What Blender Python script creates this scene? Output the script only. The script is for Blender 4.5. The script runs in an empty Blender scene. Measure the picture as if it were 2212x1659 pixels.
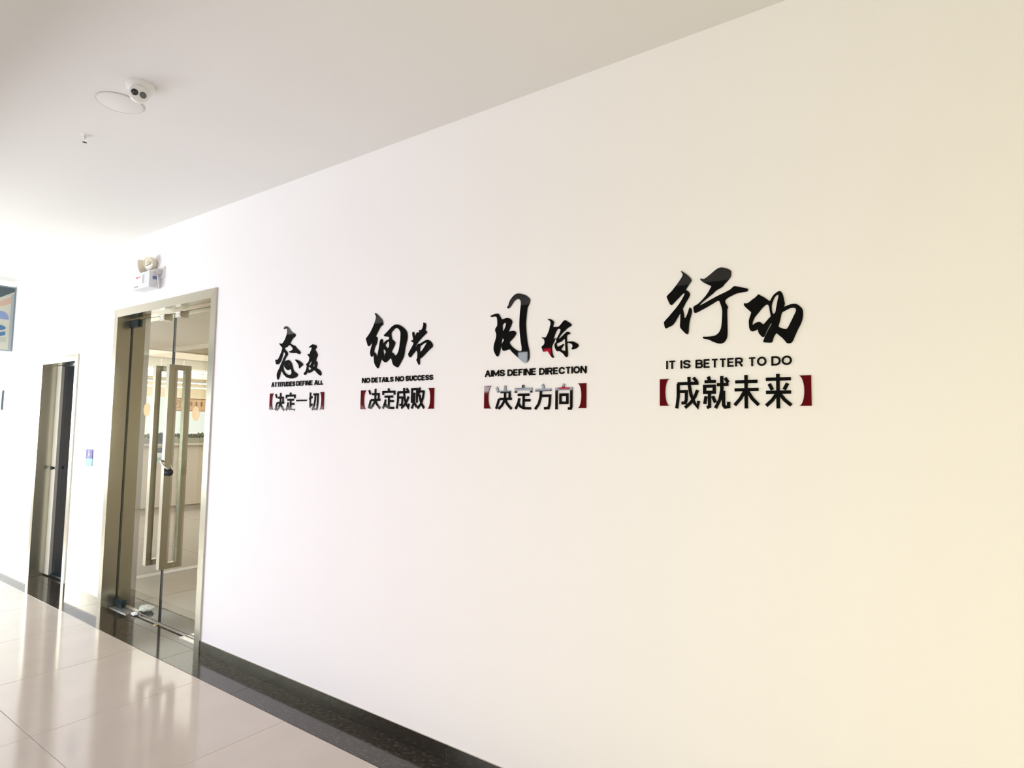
import bpy, bmesh, math, random
from mathutils import Vector, Matrix

# ------------------------------------------------------------------ camera
S = bpy.context.scene
COL = S.collection
CAM = Vector((0.0, -2.1152, 1.49))
YAW, PITCH, ROLL, FPX = 0.61585, 0.06898, 0.01481, 1300.0
fwd = Vector((-math.sin(YAW)*math.cos(PITCH), math.cos(YAW)*math.cos(PITCH), math.sin(PITCH)))
rt0 = Vector((math.cos(YAW), math.sin(YAW), 0))
up0 = rt0.cross(fwd)
RT = rt0*math.cos(ROLL) + up0*math.sin(ROLL)
UP = -rt0*math.sin(ROLL) + up0*math.cos(ROLL)
cd = bpy.data.cameras.new('camera')
co = bpy.data.objects.new('camera', cd)
COL.objects.link(co)
cd.sensor_fit = 'HORIZONTAL'
cd.sensor_width = 36.0
cd.lens = 36.0*FPX/2212.0
cd.clip_start = 0.02
M = Matrix((RT, UP, -fwd)).transposed().to_4x4()
M.translation = CAM
co.matrix_world = M
S.camera = co

# ------------------------------------------------------------------ light
S.view_settings.view_transform = 'Standard'
S.view_settings.look = 'None'
S.view_settings.exposure = -0.17
S.view_settings.gamma = 1.0
S.view_settings.use_curve_mapping = False
W = bpy.data.worlds.new('world')
S.world = W
W.use_nodes = True
bg = W.node_tree.nodes['Background']
bg.inputs[0].default_value = (1.0, 0.985, 0.95, 1)
bg.inputs[1].default_value = 1.35


def area(name, loc, direction, sx, sy, power, color=(1, 1, 1), spread=180):
    l = bpy.data.lights.new(name, 'AREA')
    l.shape = 'RECTANGLE'
    l.size, l.size_y = sx, sy
    l.energy = power
    l.color = color
    l.spread = math.radians(spread)
    o = bpy.data.objects.new(name, l)
    COL.objects.link(o)
    o.location = loc
    o.rotation_euler = Vector(direction).to_track_quat('-Z', 'Y').to_euler()
    return o


CEIL = 2.944
YW = -3.4          # opposite wall of the corridor
# daylight through the openings of the opposite wall, the far end and the right-hand end
area('daylight_far_window', (-7.9, YW-.08, 1.10), (0, 1, 0), 3.9, 1.15, 262, (.92, .96, 1.0))
area('daylight_ribbon_window', (-3.3, YW-.08, .86), (0, 1, 0), 4.7, 1.2, 50, (.83, .70, 1.0), 140)
area('daylight_right_window', (.7, YW-.08, 1.02), (0, 1, -.2), 2.3, 1.55, 50, (1.0, .89, .50), 140)
area('daylight_left_end', (-11.12, -1.2, 1.45), (1, 0, 0), 1.6, 1.8, 90, (1.0, .97, .90))

# ------------------------------------------------------------------ helpers
def tag(o, label=None, cat=None, group=None, kind=None):
    if label: o['label'] = label
    if cat: o['category'] = cat
    if group: o['group'] = group
    if kind: o['kind'] = kind
    return o


def empty(name, loc=(0, 0, 0), label=None, cat=None, group=None, kind=None, parent=None):
    o = bpy.data.objects.new(name, None)
    COL.objects.link(o)
    o.location = loc
    o.empty_display_size = .1
    if parent: o.parent = parent
    return tag(o, label, cat, group, kind)


def obj(name, bm, mat, parent=None, smooth=False, bevel=0):
    """Link the bmesh (world coordinates) as one mesh object, origin at parent's origin."""
    if bevel:
        bmesh.ops.bevel(bm, geom=[e for e in bm.edges if e.is_manifold and e.calc_face_angle(0) > .6],
                        offset=bevel, segments=2, profile=.6, affect='EDGES', clamp_overlap=True)
    bmesh.ops.recalc_face_normals(bm, faces=bm.faces)
    me = bpy.data.meshes.new(name)
    if parent:
        off = parent_world(parent)
        bmesh.ops.translate(bm, verts=bm.verts, vec=-off)
    bm.to_mesh(me)
    bm.free()
    if smooth:
        for p in me.polygons: p.use_smooth = True
        try: me.set_sharp_from_angle(angle=math.radians(40))
        except Exception: pass
    o = bpy.data.objects.new(name, me)
    COL.objects.link(o)
    if mat:
        for m in (mat if isinstance(mat, (list, tuple)) else [mat]): me.materials.append(m)
    if parent: o.parent = parent
    return o


def parent_world(p):
    v = Vector((0, 0, 0))
    while p:
        v += p.location
        p = p.parent
    return v


def box(bm, x0, x1, y0, y1, z0, z1):
    vs = [bm.verts.new((x, y, z)) for x in (x0, x1) for y in (y0, y1) for z in (z0, z1)]
    for f in ((0, 1, 3, 2), (4, 6, 7, 5), (0, 4, 5, 1), (2, 3, 7, 6), (0, 2, 6, 4), (1, 5, 7, 3)):
        bm.faces.new([vs[i] for i in f])
    return bm


def B(*a):
    return box(bmesh.new(), *a)


def prism(bm, pts, axis, a, b):
    """extrude a 2D polygon; axis 'y': pts=(x,z), 'x': pts=(y,z), 'z': pts=(x,y)"""
    def P(u, v, w):
        return {'y': (u, w, v), 'x': (w, u, v), 'z': (u, v, w)}[axis]
    lo = [bm.verts.new(P(u, v, a)) for u, v in pts]
    hi = [bm.verts.new(P(u, v, b)) for u, v in pts]
    n = len(pts)
    bm.faces.new(lo); bm.faces.new(hi[::-1])
    for i in range(n):
        bm.faces.new((lo[i], hi[i], hi[(i+1) % n], lo[(i+1) % n]))
    return bm


def tube(bm, pts, r, seg=10, close=False):
    pts = [Vector(p) for p in pts]
    rings = []
    n = len(pts)
    prev = None
    for i, p in enumerate(pts):
        if close: t = pts[(i+1) % n]-pts[i-1]
        else: t = pts[min(i+1, n-1)]-pts[max(i-1, 0)]
        t.normalize()
        if prev is None:
            a = Vector((0, 0, 1)) if abs(t.z) < .9 else Vector((1, 0, 0))
        else: a = prev
        u = (a - t*a.dot(t)).normalized()
        prev = u
        v = t.cross(u)
        rr = r[i] if isinstance(r, (list, tuple)) else r
        rings.append([bm.verts.new(p+(u*math.cos(k*2*math.pi/seg)+v*math.sin(k*2*math.pi/seg))*rr) for k in range(seg)])
    m = n if close else n-1
    for i in range(m):
        A, Bq = rings[i], rings[(i+1) % n]
        for k in range(seg):
            bm.faces.new((A[k], A[(k+1) % seg], Bq[(k+1) % seg], Bq[k]))
    if not close:
        bm.faces.new(rings[0][::-1]); bm.faces.new(rings[-1])
    return bm


def lathe(bm, origin, axis, prof, seg=32):
    """prof: list of (radius, distance along axis)"""
    axis = Vector(axis).normalized()
    a = Vector((0, 0, 1)) if abs(axis.z) < .9 else Vector((1, 0, 0))
    u = (a-axis*a.dot(axis)).normalized(); v = axis.cross(u)
    O = Vector(origin)
    rings = []
    for r, d in prof:
        if r < 1e-6: rings.append([bm.verts.new(O+axis*d)])
        else: rings.append([bm.verts.new(O+axis*d+(u*math.cos(k*2*math.pi/seg)+v*math.sin(k*2*math.pi/seg))*r) for k in range(seg)])
    for A, Bq in zip(rings, rings[1:]):
        for k in range(seg):
            k2 = (k+1) % seg
            if len(A) == 1 and len(Bq) == 1: continue
            if len(A) == 1: bm.faces.new((A[0], Bq[k2], Bq[k]))
            elif len(Bq) == 1: bm.faces.new((A[k], A[k2], Bq[0]))
            else: bm.faces.new((A[k], A[k2], Bq[k2], Bq[k]))
    if len(rings[0]) > 1: bm.faces.new(rings[0][::-1])
    if len(rings[-1]) > 1: bm.faces.new(rings[-1])
    return bm


# ------------------------------------------------------------------ materials
def mat(name, color, rough=.5, metal=0, spec=.5, coat=0, emis=None, estr=1, bump=None, noise=None, aniso=0):
    m = bpy.data.materials.new(name)
    m.use_nodes = True
    nt = m.node_tree
    p = nt.nodes['Principled BSDF']
    p.inputs['Base Color'].default_value = (*color, 1)
    p.inputs['Roughness'].default_value = rough
    p.inputs['Metallic'].default_value = metal
    p.inputs['Specular IOR Level'].default_value = spec
    p.inputs['Coat Weight'].default_value = coat
    p.inputs['Coat Roughness'].default_value = .03
    if emis:
        p.inputs['Emission Color'].default_value = (*emis, 1)
        p.inputs['Emission Strength'].default_value = estr
    tc = nt.nodes.new('ShaderNodeTexCoord')
    if noise:   # (scale, colour2, fac contrast lo, hi, stretch)
        n = nt.nodes.new('ShaderNodeTexNoise'); n.inputs['Scale'].default_value = noise[0]
        n.inputs['Detail'].default_value = 6
        mp = nt.nodes.new('ShaderNodeMapping')
        if len(noise) > 4: mp.inputs['Scale'].default_value = noise[4]
        nt.links.new(tc.outputs['Object'], mp.inputs[0]); nt.links.new(mp.outputs[0], n.inputs['Vector'])
        r = nt.nodes.new('ShaderNodeValToRGB')
        r.color_ramp.elements[0].position = noise[2]; r.color_ramp.elements[1].position = noise[3]
        r.color_ramp.elements[0].color = (*color, 1); r.color_ramp.elements[1].color = (*noise[1], 1)
        nt.links.new(n.outputs['Fac'], r.inputs[0]); nt.links.new(r.outputs[0], p.inputs['Base Color'])
    if bump:    # (scale, strength, stretch)
        n = nt.nodes.new('ShaderNodeTexNoise'); n.inputs['Scale'].default_value = bump[0]
        n.inputs['Detail'].default_value = 4
        mp = nt.nodes.new('ShaderNodeMapping')
        if len(bump) > 2: mp.inputs['Scale'].default_value = bump[2]
        nt.links.new(tc.outputs['Object'], mp.inputs[0]); nt.links.new(mp.outputs[0], n.inputs['Vector'])
        b = nt.nodes.new('ShaderNodeBump'); b.inputs['Strength'].default_value = bump[1]; b.inputs['Distance'].default_value = .002
        nt.links.new(n.outputs['Fac'], b.inputs['Height']); nt.links.new(b.outputs[0], p.inputs['Normal'])
    return m


def glass_mat(name, tint, ior=1.5, gl=(1, 1, 1), rough=0.0):
    m = bpy.data.materials.new(name)
    m.use_nodes = True
    nt = m.node_tree
    nt.nodes.remove(nt.nodes['Principled BSDF'])
    out = nt.nodes['Material Output']
    tr = nt.nodes.new('ShaderNodeBsdfTransparent'); tr.inputs[0].default_value = (*tint, 1)
    g = nt.nodes.new('ShaderNodeBsdfGlossy'); g.inputs[0].default_value = (*gl, 1); g.inputs['Roughness'].default_value = rough
    fr = nt.nodes.new('ShaderNodeFresnel'); fr.inputs[0].default_value = ior
    mx = nt.nodes.new('ShaderNodeMixShader')
    ge = nt.nodes.new('ShaderNodeNewGeometry')
    mu = nt.nodes.new('ShaderNodeMath'); mu.operation = 'MULTIPLY'
    iv = nt.nodes.new('ShaderNodeMath'); iv.operation = 'SUBTRACT'; iv.inputs[0].default_value = 1.0
    nt.links.new(ge.outputs['Backfacing'], iv.inputs[1])
    nt.links.new(fr.outputs[0], mu.inputs[0]); nt.links.new(iv.outputs[0], mu.inputs[1])
    nt.links.new(mu.outputs[0], mx.inputs[0]); nt.links.new(tr.outputs[0], mx.inputs[1]); nt.links.new(g.outputs[0], mx.inputs[2])
    nt.links.new(mx.outputs[0], out.inputs[0])
    return m


WALLM = mat('wall_paint', (.86, .85, .86), .75, spec=.25, bump=(160, .10))
CEILM = mat('ceiling_paint', (.77, .765, .75), .85, spec=.2, bump=(120, .08))
TILEM = mat('polished_cream_tile', (.57, .50, .445), .10, spec=.55, noise=(5, (.60, .53, .47), .35, .7))
GROUT = mat('grout', (.50, .44, .39), .6)
GRAN = mat('dark_brown_granite', (.022, .018, .015), .10, spec=.55, noise=(38, (.085, .066, .052), .46, .72, (1, 1.6, 1)))
STEEL = mat('brushed_stainless', (.50, .475, .40), .24, 1, bump=(60, .05, (1, 1, .03)))
STEELH = mat('brushed_stainless_horizontal', (.55, .53, .46), .16, 1, bump=(60, .04, (.03, 1, 1)))
POL = mat('polished_stainless', (.72, .70, .66), .08, 1)
DARKM = mat('dark_metal', (.02, .045, .06), .25, .6)
BLACK = mat('black_acrylic', (.006, .006, .006), .025, spec=.55)
RED = mat('dark_red_acrylic', (.105, .004, .007), .04, spec=.5)
GLASS = glass_mat('door_glass', (.93, .95, .92), 1.45)
EDGE = mat('glass_edge', (.012, .02, .018), .2)
WHITEP = mat('white_plastic', (.80, .80, .80), .35)
IVORY = mat('ivory_plastic', (.78, .70, .55), .35)

# ------------------------------------------------------------------ wall-plane mapping
def on_wall(px, py, y=0.0):
    """the point on the plane parallel to the lettered wall seen at a photo pixel"""
    v = fwd*FPX + RT*(px-1106) - UP*(py-829.5)
    t = (y-CAM.y)/v.y
    p = CAM+v*t
    return p.x, p.z


# ------------------------------------------------------------------ walls
def wall_grid(name, axis, a, b, us, vs, holes, m):
    """a slab between a and b with rectangular holes; us, vs grid coordinates"""
    us = sorted(set(us)); vs = sorted(set(vs))
    bm = bmesh.new()
    def P(u, v, w): return {'y': (u, w, v), 'x': (w, u, v)}[axis]
    cache = {}
    def V(i, j, k):
        if (i, j, k) not in cache: cache[i, j, k] = bm.verts.new(P(us[i], vs[j], (a, b)[k]))
        return cache[i, j, k]
    def solid(i, j):
        if i < 0 or j < 0 or i >= len(us)-1 or j >= len(vs)-1: return False
        cu, cv = (us[i]+us[i+1])/2, (vs[j]+vs[j+1])/2
        return not any(h[0] < cu < h[1] and h[2] < cv < h[3] for h in holes)
    for i in range(len(us)-1):
        for j in range(len(vs)-1):
            if not solid(i, j): continue
            for k in (0, 1): bm.faces.new((V(i, j, k), V(i+1, j, k), V(i+1, j+1, k), V(i, j+1, k)))
            for (di, dj, e) in ((-1, 0, ((i, j), (i, j+1))), (1, 0, ((i+1, j), (i+1, j+1))), (0, -1, ((i, j), (i+1, j))), (0, 1, ((i, j+1), (i+1, j+1)))):
                if not solid(i+di, j+dj):
                    (p, q), (r, s) = e
                    bm.faces.new((V(p, q, 0), V(r, s, 0), V(r, s, 1), V(p, q, 1)))
    return obj(name, bm, m)


D1 = (-5.49, -3.93, 0, 2.386)
D2 = (-7.09, -6.19, 0, 2.068)
XL, XR = -11.0, 2.4
TH = .235
w = wall_grid('wall_right', 'y', 0, TH, [XL, D2[0], D2[1], D1[0], D1[1], XR], [0, D2[3], D1[3], CEIL], [D1, D2], WALLM)
tag(w, 'white painted corridor wall carrying the black slogans and both doors', 'wall', kind='structure')
# opposite wall: dark slate cladding with three window openings
SLATE = mat('dark_slate_cladding', (.050, .048, .050), .55, spec=.3)
WINS = [(-9.95, -5.85, .48, 1.73), (-5.65, -.95, .18, 1.54), (-.45, 1.85, .18, 1.88)]
w = wall_grid('wall_left', 'y', YW-.2, YW, [XL, XR]+[v for h in WINS for v in h[:2]], [0, CEIL]+[v for h in WINS for v in h[2:]], WINS, SLATE)
tag(w, 'dark clad wall on the other side of the corridor with three window openings', 'wall', kind='structure')
w = wall_grid('wall_end', 'x', XL-.2, XL, [YW-.2, -2.05, -.35, TH], [0, .5, 2.4, CEIL], [(-2.05, -.35, .5, 2.4)], WALLM)
tag(w, 'far end wall of the corridor with a wide window opening', 'wall', kind='structure')
w = obj('wall_near', B(XR, XR+.2, YW-.2, TH, 0, CEIL), WALLM)
tag(w, 'plain wall closing the corridor behind the camera', 'wall', kind='structure')
tag(obj('ceiling_light_blocker', B(XL+.001, XR-.001, -2.02, -1.76, 2.50, CEIL-.0005), CEILM), 'unseen beam added along the corridor ceiling to block window light', 'beam', kind='structure')  # beam added out of view to keep window light off the ceiling
tag(obj('ceiling', B(XL-.2, XR+.2, YW-.2, TH, CEIL, CEIL+.15), CEILM), 'plain white painted corridor ceiling', 'ceiling', kind='structure')


def window(name, x0, x1, z0, z1, n, label):
    e = empty(name, ((x0+x1)/2, YW-.1, z0), label, 'window', kind='structure')
    t = .035
    fm = mat('window_aluminium', (.70, .71, .72), .35, .7) if 'window_aluminium' not in bpy.data.materials else bpy.data.materials['window_aluminium']
    f = bmesh.new()
    box(f, x0, x1, YW-.08, YW-.03, z0, z0+t); box(f, x0, x1, YW-.08, YW-.03, z1-t, z1)
    box(f, x0, x0+t, YW-.08, YW-.03, z0+t, z1-t); box(f, x1-t, x1, YW-.08, YW-.03, z0+t, z1-t)
    obj('window_frame', f, fm, e)
    step = (x1-x0-2*t)/n
    for i in range(n):
        a = x0+t+i*step
        if i: obj('mullion', B(a-.015, a+.015, YW-.08, YW-.03, z0+t, z1-t), fm, e)
        obj('pane', B(a+.016, a+step-.016, YW-.058, YW-.052, z0+t, z1-t), GLASS, e)


window('window_1', *WINS[0], 4, 'wide four-pane window on the opposite side of the corridor')
window('window_2', *WINS[1], 5, 'low ribbon window on the opposite side of the corridor')
window('window_4', *WINS[2], 2, 'two-pane window behind the camera on the opposite side')
# lit information display high on the opposite wall (seen only mirrored in the glossy letters)
ds = empty('information_display', (-3.7, YW, 1.84), 'lit information display high on the dark opposite wall', 'display', kind='structure')
obj('case', B(-4.36, -3.04, YW+.0005, YW+.05, 1.84, 2.34), mat('display_case', (.01, .01, .012), .4), ds, bevel=.004)
LW = mat('lit_white', (1, 1, 1), .5, emis=(.85, .92, 1.0), estr=9)
LR = mat('lit_red', (.8, .02, .05), .5, emis=(1.0, .01, .06), estr=9)
LB = mat('dim_navy', (.01, .02, .10), .5, emis=(.02, .04, .25), estr=.6)
yd = YW+.0505
f = bmesh.new(); box(f, -4.34, -3.06, yd, yd+.002, 1.87, 2.01)
obj('lit_strip', f, LW, ds)
obj('lit_block', B(-3.78, -3.66, yd, yd+.002, 2.14, 2.30), LW, ds)
obj('lit_red_block', B(-3.45, -3.36, yd, yd+.002, 2.14, 2.32), LR, ds)
for a_, b_, c_, d_ in ((-4.22, -4.12, 1.93, 1.99), (-4.02, -3.97, 1.88, 2.0), (-3.80, -3.70, 1.90, 1.94), (-3.55, -3.45, 1.95, 2.0), (-3.30, -3.22, 1.93, 2.0)):
    obj('navy_bar', B(a_, b_, yd+.0021, yd+.003, c_, d_), LB, ds)
for a_, b_, c_, d_ in ((-3.86, -3.80, 1.96, 2.0), (-3.26, -3.12, 1.88, 1.91)):
    obj('red_bar', B(a_, b_, yd+.0021, yd+.003, c_, d_), LR, ds)

# ------------------------------------------------------------------ floor: base, tiles and granite border
fl = obj('floor', B(XL-.2, XR+.2, YW-.2, TH+.06, -.12, -.004), GROUT)
tag(fl, 'polished cream tiled corridor floor with a dark granite border', 'floor', kind='structure')
TX, TY, X0 = .804, .80, -2.712
def tile_mesh(sx, sy, name, m, z0=-.02, z1=0.0, bev=.0012):
    bm = B(0, sx, 0, sy, z0, z1)
    bmesh.ops.bevel(bm, geom=[e for e in bm.edges if all(v.co.z > z1-1e-5 for v in e.verts)], offset=bev, segments=1, affect='EDGES')
    me = bpy.data.meshes.new(name); bm.to_mesh(me); bm.free(); me.materials.append(m)
    return me
random.seed(4)
tm = tile_mesh(TX-.0016, TY-.0016, 'tile', TILEM)
ys = [-.2115-TY*(k+1) for k in range(3)]
nx0 = int(math.floor((XL-X0)/TX))
for i in range(nx0+1, 7):
    for k, y in enumerate(ys):
        x = X0+i*TX
        if x+TX > XR: continue
        o = bpy.data.objects.new('tile', tm); COL.objects.link(o); o.parent = fl
        o.location = (x+.0008, y+.0008, random.uniform(-.0002, .0002))
        o.rotation_euler = (random.uniform(-.0004, .0004), random.uniform(-.0004, .0004), 0)
tc = tile_mesh(TX-.0016, ys[-1]-YW-.0016, 'tile', TILEM)
for i in range(nx0+1, 7):
    x = X0+i*TX
    if x+TX > XR: continue
    o = bpy.data.objects.new('tile', tc); COL.objects.link(o); o.parent = fl
    o.location = (x+.0008, YW+.0008, 0)
gm = tile_mesh(TX-.0008, .2099, 'granite_slab', GRAN)
for i in range(nx0+1, 7):
    x = X0+.31+i*TX
    if x+TX > XR: continue
    o = bpy.data.objects.new('granite_slab', gm); COL.objects.link(o); o.parent = fl
    o.location = (x+.0004, -.2107, 0)
for (x0, x1) in ((D1[0]+.066, D1[1]-.066), (D2[0]+.066, D2[1]-.066)):
    o = obj('granite_slab', B(x0, x1, .0002, TH+.055, -.02, 0), GRAN, fl)

# ------------------------------------------------------------------ stainless baseboards
def baseboard(name, x0, x1, label):
    e = empty(name, ((x0+x1)/2, 0, 0), label, 'baseboard', kind='structure')
    n = max(1, round((x1-x0)/2.4)); s = (x1-x0)/n
    for i in range(n):
        a = x0+i*s+.0008; b = x0+(i+1)*s-.0008
        bm = prism(bmesh.new(), [(0, 0), (-.006, 0), (-.006, .0738), (0, .074)], 'x', a, b)
        obj('steel_strip', bm, STEELH, e)
baseboard('baseboard_right', -3.93, XR, 'stainless steel skirting strip below the slogans')
baseboard('baseboard_middle', D2[1], D1[0], 'short stainless skirting strip between the two doors')
baseboard('baseboard_left', XL, D2[0], 'stainless skirting strip beyond the far door')

# ------------------------------------------------------------------ steel door frames
def frame_piece(name, pts, e, m=STEEL, y0=-.012, y1=TH+.004):
    return obj(name, prism(bmesh.new(), pts, 'y', y0, y1), m, e, bevel=.002)

def door_frame(e, D, t):
    x0, x1, _, z1 = D
    frame_piece('frame_post', [(x0, 0), (x0+t, 0), (x0+t, z1-t), (x0, z1)], e)
    frame_piece('frame_post', [(x1, 0), (x1, z1), (x1-t, z1-t), (x1-t, 0)], e)
    frame_piece('frame_head', [(x0+.0006, z1), (x0+t+.0006, z1-t), (x1-t-.0006, z1-t), (x1-.0006, z1)], e, STEELH)

d1 = empty('door_1', ((D1[0]+D1[1])/2, .1, 0), 'double glass door in a brushed steel frame with tall loop handles', 'door', kind='structure')
door_frame(d1, D1, .064)
YG = .10
GAP = -4.702
GZ0, GZ1 = .014, 2.305
leaves = []
for (a, b) in ((D1[0]+.068, GAP-.004), (GAP+.004, D1[1]-.068)):
    g = obj('glass_leaf', B(a, b, YG-.006, YG+.006, GZ0, GZ1), GLASS, d1)
    # dark polished rim of the toughened glass
    t = .004
    rim = bmesh.new()
    box(rim, a, a+t, YG-.0062, YG+.0062, GZ0, GZ1); box(rim, b-t, b, YG-.0062, YG+.0062, GZ0, GZ1)
    box(rim, a+t, b-t, YG-.0062, YG+.0062, GZ1-t, GZ1); box(rim, a+t, b-t, YG-.0062, YG+.0062, GZ0, GZ0+t)
    obj('glass_edge', rim, EDGE, g)
    leaves.append(g)


def patch(leaf, x0, x1, z0, z1, m, name='patch_fitting', y0=-.018, y1=.018):
    return obj(name, B(x0, x1, YG+y0, YG+y1, z0, z1), m, leaf, bevel=.003)

patch(leaves[0], D1[0]+.067, D1[0]+.20, 2.248, 2.310, DARKM)
patch(leaves[1], D1[1]-.20, D1[1]-.067, 2.248, 2.310, DARKM)
patch(leaves[0], D1[0]+.067, D1[0]+.20, .012, .07, DARKM)
patch(leaves[1], D1[1]-.20, D1[1]-.067, .012, .07, DARKM)
CHIPW = mat('pale_lock_face', (.72, .70, .62), .4)
for leaf, xx in ((leaves[0], -4.845), (leaves[1], -4.60)):
    k = patch(leaf, xx-.045, xx+.035, 2.258, 2.306, POL, 'lock_block', -.03, .03)
    obj('lock_face', B(xx-.04, xx+.03, YG-.0345, YG-.0305, 2.264, 2.30), CHIPW, k)
    scr = bmesh.new()
    for dx in (-.028, .018): lathe(scr, (xx+dx, YG-.0345, 2.282), (0, -1, 0), [(.0035, 0), (.0035, .002)], 10)
    obj('screw', scr, EDGE, k)


def loop_handle(leaf, xc, z0, z1, label):
    """square bar loop that passes through the glass: bar in front, bar behind, stubs at top and bottom"""
    w, t = .044, .040
    e = empty('loop_handle', Vector((xc, YG, z0))-parent_world(leaf), parent=leaf)
    e['label'] = label
    yf, yb = .020, .180
    obj('front_bar', prism(bmesh.new(), [(yf, z0), (yf, z1), (yf+t, z1-t), (yf+t, z0+t)], 'x', xc-w/2, xc+w/2), STEEL, e, bevel=.003)
    obj('rear_bar', prism(bmesh.new(), [(yb, z0), (yb-t, z0+t), (yb-t, z1-t), (yb, z1)], 'x', xc-w/2, xc+w/2), STEEL, e, bevel=.003)
    for (za, zb) in ((z1, z1-t), (z0, z0+t)):
        obj('cross_bar', prism(bmesh.new(), [(yf+.0005, za), (yf+t+.0005, zb), (yb-t-.0005, zb), (yb-.0005, za)], 'x', xc-w/2, xc+w/2), STEEL, e, bevel=.002)
    s = bmesh.new()
    for z in (z1-t/2, z0+t/2): lathe(s, (xc+w/2, YG+.02, z), (1, 0, 0), [(.006, 0), (.006, .003), (.004, .004)], 12)
    obj('set_screw', s, POL, e)
    return e

loop_handle(leaves[0], -4.812, .420, 1.902, 'tall steel loop handle of the left leaf')
loop_handle(leaves[1], -4.607, .420, 1.902, 'tall steel loop handle of the right leaf')
# frosted-gold safety discs stuck on the glass
GOLD = mat('amber_sticker', (.66, .45, .20), .45, emis=None)
for leaf, (x, z) in zip(leaves, ((-5.075, 1.572), (-4.322, 1.542))):
    obj('safety_disc', lathe(bmesh.new(), (x, YG-.0062, z), (0, -1, 0), [(.052, 0), (.052, .001), (.050, .0016)], 40), GOLD, leaf)

# U lock hanging from the right handle
lk = empty('cable_lock', (-4.607, .03, 1.10), 'dark round lock clasped on the right door handle', 'lock')
ring = []
for k in range(28):
    a = 2*math.pi*k/28
    ring.append((-4.600+.040*math.cos(a), .040+.032*math.sin(a), 1.165+.034*math.cos(a+2.6)))
obj('shackle', tube(bmesh.new(), ring, .0075, 10, True), POL, lk, smooth=True)
obj('lock_body', lathe(bmesh.new(), (-4.563, .045, 1.115), (.9, -.4, .05), [(.022, -.010), (.027, -.004), (.027, .012), (.020, .018), (0, .019)], 24), mat('black_rubber', (.02, .02, .022), .35), lk, smooth=True)

# floor spring cover plates and small bits at the threshold
PLATE = mat('satin_plate', (.72, .71, .70), .30, .85)
for (x0, x1, lab) in ((-5.42, -5.12, 'flat steel floor spring cover under the left glass leaf'), (-4.30, -4.00, 'flat steel floor spring cover under the right glass leaf')):
    e = empty('floor_spring_cover', ((x0+x1)/2, YG, 0), lab, 'cover plate')
    obj('plate', B(x0, x1, YG-.055, YG+.055, .0004, .006), PLATE, e, bevel=.0015)
    for x in (x0+.02, x1-.02):
        obj('screw', lathe(bmesh.new(), (x, YG-.04, .006), (0, 0, 1), [(.005, 0), (.005, .001), (.003, .0015)], 10), EDGE, e)
MATTW = mat('matt_white', (.88, .89, .90), .6)
def lump(x, y, s, label):
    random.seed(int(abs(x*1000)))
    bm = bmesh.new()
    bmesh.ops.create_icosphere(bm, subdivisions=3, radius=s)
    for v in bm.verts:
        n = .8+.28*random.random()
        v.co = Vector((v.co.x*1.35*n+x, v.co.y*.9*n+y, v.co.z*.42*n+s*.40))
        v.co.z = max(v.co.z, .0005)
    o = obj('white_lump', bm, MATTW)  # flattened white lump with an uneven surface
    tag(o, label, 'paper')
    o['group'] = 'white lumps by the glass door'
lump(-5.10, .185, .055, 'larger white lump by the left floor spring cover')
lump(-5.06, .085, .028, 'smaller white lump in front of the larger one')
e = empty('floor_socket', (-4.685, .09, 0), 'small brass floor bolt socket under the door gap', 'floor socket')
obj('cup', lathe(bmesh.new(), (-4.70, .078, .0003), (0, 0, 1), [(.020, 0), (.020, .003), (.010, .004), (.009, .002), (0, .002)], 20), mat('worn_brass', (.50, .40, .22), .35, 1), e)

# ------------------------------------------------------------------ far door
d2 = empty('door_2', ((D2[0]+D2[1])/2, .1, 0), 'single dark glass door in a steel frame, further along the wall', 'door', kind='structure')
door_frame(d2, D2, .06)
ALU = mat('pale_aluminium', (.66, .63, .56), .35, .3)
DGL = mat('dark_tinted_glass', (.006, .009, .016), .06, spec=.22)
xa, xb, zt = D2[0]+.062, D2[1]-.062, D2[3]-.062
lf = obj('dark_pane', B(xa+.112, xb-.030, .132, .140, .030, zt-.014), DGL, d2)
obj('stile', B(xa, xa+.110, .108, .160, .012, zt-.001), ALU, lf, bevel=.003)
obj('stile', B(xb-.028, xb-.001, .108, .160, .012, zt-.001), ALU, lf, bevel=.003)
obj('rail', B(xa+.111, xb-.029, .120, .155, .012, .029), DARKM, lf)
obj('rail', B(xa+.111, xb-.029, .120, .155, zt-.013, zt-.001), DARKM, lf)
obj('pull_knob', lathe(bmesh.new(), (xa+.085, .108, 1.02), (0, -1, 0), [(.010, 0), (.010, .012), (.017, .016), (.018, .026), (.012, .032), (0, .033)], 24), DARKM, lf, smooth=True)

# ------------------------------------------------------------------ room behind the glass door
RX0, RX1, RY0, RY1, RH = -21.0, -3.0, TH, 9.5, 2.92
OFFP = mat('beige_office_paint', (.70, .62, .51), .8)
fl2 = obj('floor_office', B(RX0, RX1, TH+.061, RY1, -.12, -.004), GROUT)
tag(fl2, 'taupe tiled floor of the room behind the glass door', 'floor', kind='structure')
OT = mat('office_tile', (.34, .305, .265), .13, spec=.5, noise=(4, (.37, .335, .29), .35, .7))
ot = tile_mesh(1.19, 1.19, 'tile', OT)
for i in range(15):
    for k in range(7):
        o = bpy.data.objects.new('tile', ot); COL.objects.link(o); o.parent = fl2
        o.location = (RX0+.02+i*1.196, TH+.066+k*1.196, 0)
tag(obj('ceiling_office', B(RX0, RX1, TH, RY1, RH, RH+.1), OFFP), 'beige ceiling of the room behind the glass door', 'ceiling', kind='structure')
wo = wall_grid('wall_office_end', 'x', RX0-.2, RX0, [TH, 1.2, RY1-.4, RY1], [0, 1.03, 2.28, RH], [(1.2, RY1-.4, 1.03, 2.28)], OFFP)
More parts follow.
